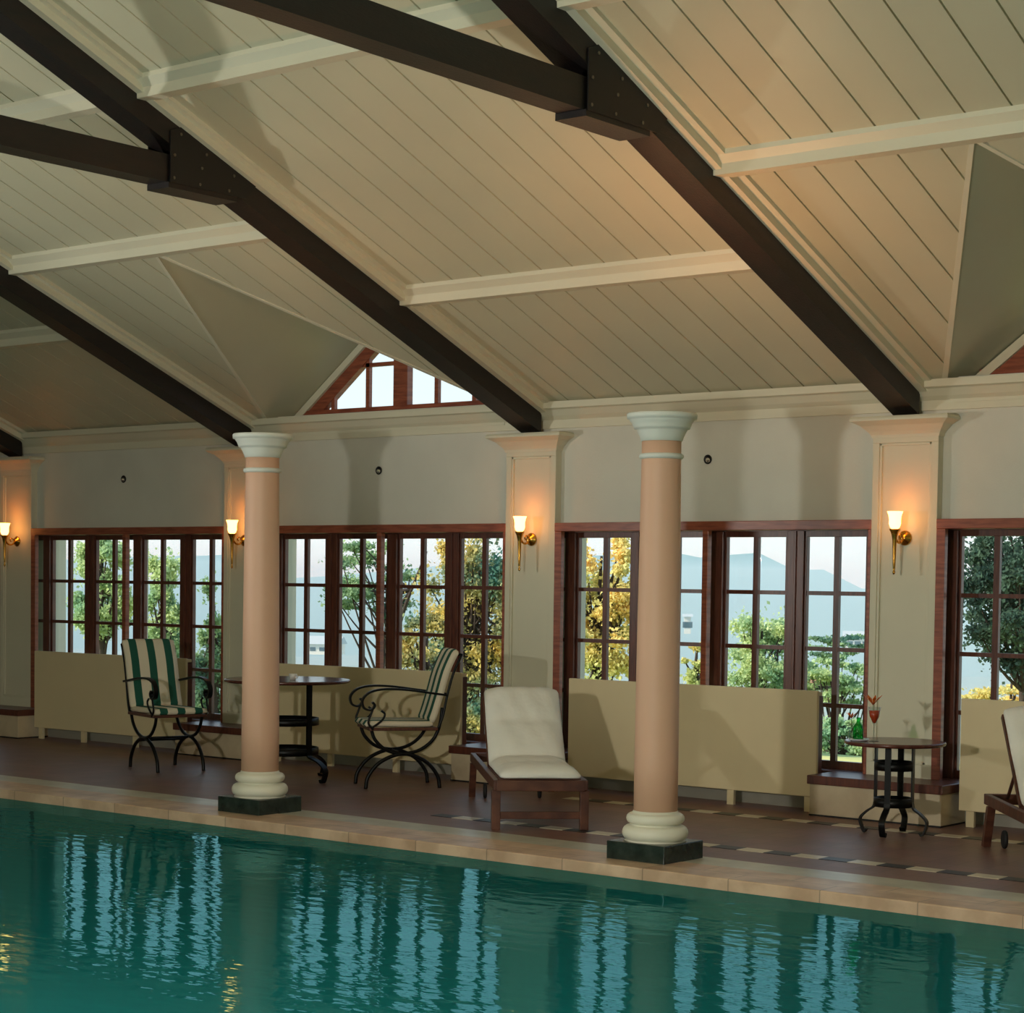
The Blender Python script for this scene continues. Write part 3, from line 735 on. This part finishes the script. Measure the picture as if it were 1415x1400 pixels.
# ------------------------------------------------------------------ outside
def gz(x, y):
    return -.7 - .02*y + .15*math.sin(x*.4)*math.sin(y*.3) - (max(0, y-14)*.42 if y > 14 else 0)
def leafblob(n, cen, rad, size, seed, clumps=14):
    rnd = random.Random(seed); m = MB(); vs = []; fs = []
    C_ = []
    for i in range(clumps):
        while True:
            p = Vector((rnd.uniform(-1, 1), rnd.uniform(-1, 1), rnd.uniform(-1, 1)))
            if p.length < 1: break
        C_.append((Vector((p.x*rad[0], p.y*rad[1], p.z*rad[2])), rnd.uniform(.10, .24)))
    for i in range(n):
        c, s = rnd.choice(C_)
        d = Vector((rnd.gauss(0, 1), rnd.gauss(0, 1), rnd.gauss(0, .55)))
        d = d.normalized()*abs(rnd.gauss(0, .62))
        p = Vector(cen)+c+Vector((d.x*rad[0]*s*1.5, d.y*rad[1]*s*1.5, d.z*rad[2]*s))
        a = Vector((rnd.gauss(0, 1), rnd.gauss(0, 1), rnd.gauss(0, 1))).normalized(); b = a.cross(Vector((rnd.gauss(0, 1), rnd.gauss(0, 1), rnd.gauss(0, 1)))).normalized()
        w = size*rnd.uniform(.6, 1.3); h = w*rnd.uniform(.5, .9); o = len(vs)
        vs += [p-a*w, p-b*h, p+a*w, p+b*h]; fs.append((o, o+1, o+2, o+3))
    m.add(vs, fs); return m, C_
def tree(name, px0, px1, py0, py1, depth, lm, n, size, label, seed, clumps=16, lean=0, cat='tree', trunk=True, zground=-2.5):
    depth += 9; size *= .36; n = int(n*4); clumps = int(clumps*2.2)
    c = at((px0+px1)/2, (py0+py1)/2, depth); sc_ = depth/FPX
    rx = (px1-px0)/2*sc_; rz = (py1-py0)/2*sc_
    root = empty(name, (c.x, c.y, min(gz(c.x, c.y)-.1, c.z-rz)), label=label, cat=cat)
    loc = Vector((0, 0, c.z-root.location.z))
    m, CC = leafblob(n, loc, (rx, rx, rz), size, seed, clumps)
    m.build('foliage', lm, root)
    if trunk:
        t = MB(); top = loc+Vector((lean, 0, rz*.7)); rt = max(.08, rx*.06)
        pth = smoothpath([(0, 0, 0), (lean*.2, .05, top.z*.35), (lean*.6, -.05, top.z*.7), tuple(top)], 5)
        t.tube(pth, [rt*(1-.75*i/(len(pth)-1)) for i in range(len(pth))], 8)
        t.build('trunk', 'bark', root)
        b = MB()
        for i, (cc, s) in enumerate(CC):
            st = Vector(pth[min(len(pth)-1, int(len(pth)*(.35+.5*((i*37) % 10)/10)))]); en = loc+cc
            mid = (st+en)/2+Vector((0, 0, -.08*rz)); b.tube(smoothpath([st, mid, en], 3), [rt*.4*(1-.12*j) for j in range(7)], 5)
        b.build('branches', 'bark', root, kind='stuff')
    return root
G = 'trees beyond the windows'
def bx(v): return v
tree('autumn_tree', 770, 890, 735, 960, 21, 'leaf_yellow', 7000, .10, 'golden yellow tree seen through the window left of the right column', 1, 26)
tree('autumn_shrub', 935, 990, 890, 960, 23, 'leaf_yellow', 1500, .09, 'golden shrub seen low through the window just right of the right column', 2, 8, cat='shrub')
tree('cedar_tree', 575, 725, 715, 1060, 24, 'leaf_mixed', 11000, .10, 'green and gold cedar seen through the window behind the right striped armchair', 3, 40)
tree('cedar_tree', 455, 570, 745, 860, 31, 'leaf_green', 2600, .11, 'dark green cedar boughs seen through the window above the tall round table', 4, 12, lean=1.5)
tree('cedar_tree', 540, 640, 850, 1010, 20, 'leaf_mixed', 3000, .10, 'low gold and green bush seen behind the right striped armchair', 14, 14, cat='shrub')
tree('pine_tree', 995, 1110, 835, 1000, 30, 'leaf_light', 6500, .11, 'pale green pine seen through the window between the right column and the right lamp', 5, 18)
tree('pine_tree', 1105, 1215, 872, 910, 32, 'leaf_green', 900, .11, 'flat dark green bough seen through the window left of the right lamp', 6, 8, trunk=False, cat='branch')
tree('shrub', 1105, 1210, 905, 975, 34, 'leaf_light', 3500, .12, 'pale green bushes seen low through the window behind the flowers', 7, 14, cat='shrub')
tree('shrub', 1120, 1210, 985, 1060, 24, 'leaf_light', 3000, .10, 'yellow green shrub seen low through the window behind the green bottle', 8, 12, cat='shrub')
tree('evergreen_tree', 1330, 1500, 690, 950, 20, 'leaf_dark', 10000, .10, 'dark evergreen tree seen through the right-hand window', 9, 34)
tree('shrub', 1335, 1460, 935, 985, 26, 'leaf_yellow', 1500, .10, 'yellow green shrub seen low through the right-hand window', 10, 8, cat='shrub')
tree('garden_tree', 96, 182, 740, 900, 24, 'leaf_light', 5600, .10, 'pale green tree seen through the left window, nearest the far left lamp', 11, 16)
tree('garden_tree', 190, 262, 768, 960, 27, 'leaf_light', 7000, .11, 'pale green tree seen through the left window above the left striped armchair', 12, 18)
tree('garden_tree', 262, 330, 808, 1000, 28, 'leaf_green', 4600, .11, 'green tree seen through the left window beside the left column', 13, 14)

# terrain: garden shelf, valley and mountains
def terrain(name, m, X0, X1, Y0, Y1, nx, ny, fn, **kw):
    mb = MB(); vs = []; fs = []
    for j in range(ny+1):
        for i in range(nx+1):
            x = X0+(X1-X0)*i/nx; y = Y0+(Y1-Y0)*j/ny; vs.append((x, y, fn(x, y)))
    for j in range(ny):
        for i in range(nx):
            a = j*(nx+1)+i; fs.append((a, a+1, a+nx+2, a+nx+1))
    mb.add(vs, fs, True); return mb.build(name, m, **kw)
terrain('ground_garden', 'grass', -90, 60, .9, 60, 60, 40, gz, kind=S)
terrain('ground_valley', 'valley_green', -2200, 600, 50, 2200, 40, 40, lambda x, y: -25-.022*y+4*math.sin(x*.02)*math.sin(y*.013), kind=S)
# mountain ridge in view terms: distance along rays
def ridge(name, pts, depth, thick, label):
    P = [at(px, py, depth) for px, py in pts]; back = Vector((_f.x, _f.y, 0)).normalized()
    mb = MB(); vs = []; fs = []; n = len(P); J = 8
    for j in range(J+1):
        u = j/J
        for i, p in enumerate(P):
            h = (p.z+70)*math.sin(PI/2*min(1, u*1.35))**.8 - 70
            if u > .74: h = (p.z+70)*(1-(u-.74)/.26*.7)-70
            q = p+back*(thick*(u-.74)); wob = 6*math.sin(i*1.7+j*2.3)*(1 if u < .7 else 0)
            vs.append((q.x, q.y, h+wob))
    for j in range(J):
        for i in range(n-1):
            a = j*n+i; fs.append((a, a+1, a+n+1, a+n))
    mb.add(vs, fs, True); return mb.build(name, 'mountain', label=label, cat='mountain')
ridge('mountain', [(-300, 800), (-100, 790), (80, 780), (200, 768), (262, 762), (330, 775), (400, 800), (470, 792), (560, 785), (700, 780), (860, 762), (940, 760), (990, 770), (1030, 771), (1090, 784), (1150, 803), (1220, 818), (1320, 826), (1450, 815), (1700, 800)], 1500, 700, 'hazy blue mountain ridge beyond the valley outside the windows')
# distant houses
def house(px, py, depth, w, d, h, rz, lab, rm='house_roof', grp='distant houses'):
    c = at(px, py, depth); root = empty('house', (c.x, c.y, c.z-h/2), rz, label=lab, cat='house', group=grp)
    MB().box(-w/2, w/2, -d/2, d/2, 0, h).build('house_wall', 'house_white', root)
    MB().prism([(-w/2-.3, -d/2-.4, h), (-w/2-.3, d/2+.4, h), (-w/2-.3, 0, h+d*.3)], (w+.6, 0, 0)).build('house_roof', rm, root)
    for i in range(3): MB().box(-w/2+w*(i+.7)/3.4-.45, -w/2+w*(i+.7)/3.4+.45, -d/2-.05, -d/2+.02, h*.35, h*.7).build('house_window', 'window_dark', root)
house(1128, 950, 90, 1.2, 1.2, .5, .6, 'small white house with a red roof seen left of the bistro table flowers')
house(950, 864, 300, 1.0, 1.4, 2.6, .6, 'narrow white building far off, right of the right column', 'slate_roof')
house(1185, 890, 300, 4, 3, 2.2, .5, 'pale house far off, seen left of the right pilaster', 'slate_roof')
house(450, 897, 300, 5, 4, 1.6, .5, 'pale house in the valley seen above the tall round table', 'slate_roof')
house(228, 795, 600, 9, 6, 3, .5, 'tiny pale house on the hill through the left window', 'slate_roof')
# haze filling the valley air
hz = MB().box(-2300, 700, 90, 1500, -120, 13).build('valley_haze', 'grass', label='pale blue haze hanging over the valley', cat='haze', kind='stuff')
hm = bpy.data.materials.new('valley_haze'); hm.use_nodes = True; N = hm.node_tree.nodes
for n in list(N):
    if n.type != 'OUTPUT_MATERIAL': N.remove(n)
v = N.new('ShaderNodeVolumeScatter'); v.inputs['Color'].default_value = (.50, .86, 1, 1); v.inputs['Density'].default_value = .0016; v.inputs['Anisotropy'].default_value = -.35
hm.node_tree.links.new(v.outputs[0], N['Material Output'].inputs['Volume']); hz.data.materials[0] = hm

# ------------------------------------------------------------------ light
wd = bpy.data.worlds.new('sky'); scn.world = wd; wd.use_nodes = True; N = wd.node_tree.nodes; L = wd.node_tree.links
tc = N.new('ShaderNodeTexCoord'); sp = N.new('ShaderNodeSeparateXYZ'); L.new(tc.outputs['Generated'], sp.inputs[0])
rp = N.new('ShaderNodeValToRGB'); L.new(sp.outputs['Z'], rp.inputs[0])
e = rp.color_ramp.elements; e[0].position = 0; e[0].color = (.82, .89, .87, 1); e[1].position = .5; e[1].color = (.34, .55, .78, 1)
q = rp.color_ramp.elements.new(.08); q.color = (.72, .84, .88, 1)
L.new(rp.outputs[0], N['Background'].inputs[0]); N['Background'].inputs[1].default_value = 1.35
sd = bpy.data.lights.new('sun', 'SUN'); sd.energy = 7.0; sd.color = (1, .93, .80); sd.angle = .01
so = bpy.data.objects.new('sun', sd); COL.objects.link(so); so.rotation_euler = Vector((.55, .62, -.56)).to_track_quat('-Z', 'Y').to_euler()
def lamp(name, loc, power, col, rad=.12):
    l = bpy.data.lights.new(name, 'POINT'); l.energy = power; l.color = col; l.shadow_soft_size = rad
    o = bpy.data.objects.new(name, l); o.location = loc; COL.objects.link(o); return o
l = bpy.data.lights.new('pool_hall_uplighter', 'SPOT'); l.energy = 470; l.color = (1, .97, .90); l.shadow_soft_size = .1; l.spot_size = math.radians(92); l.spot_blend = .6
o = bpy.data.objects.new('pool_hall_uplighter', l); o.location = (-3.1, -8.6, 2.03); COL.objects.link(o); o.rotation_euler = Vector((4.4, 5.0, 3.4)).to_track_quat('-Z', 'Y').to_euler()
lamp('pool_hall_lamp', (5.65, -12.0, 1.9), 880, (1, .97, .90))
# warm uplights in the dished tops of the two capitals
for k, pw in ((0, 9), (1, 50)):
    l = bpy.data.lights.new('column_uplight', 'POINT'); l.energy = pw; l.color = (1, .45, .2); l.shadow_soft_size = .05
    o = bpy.data.objects.new('column_uplight', l); o.location = (.205+k*BAY, -3.07, 2.735); COL.objects.link(o)

vs_ = scn.view_settings; vs_.view_transform = 'Standard'; vs_.look = 'None'; vs_.gamma = 1; vs_.exposure = 0; vs_.use_curve_mapping = False
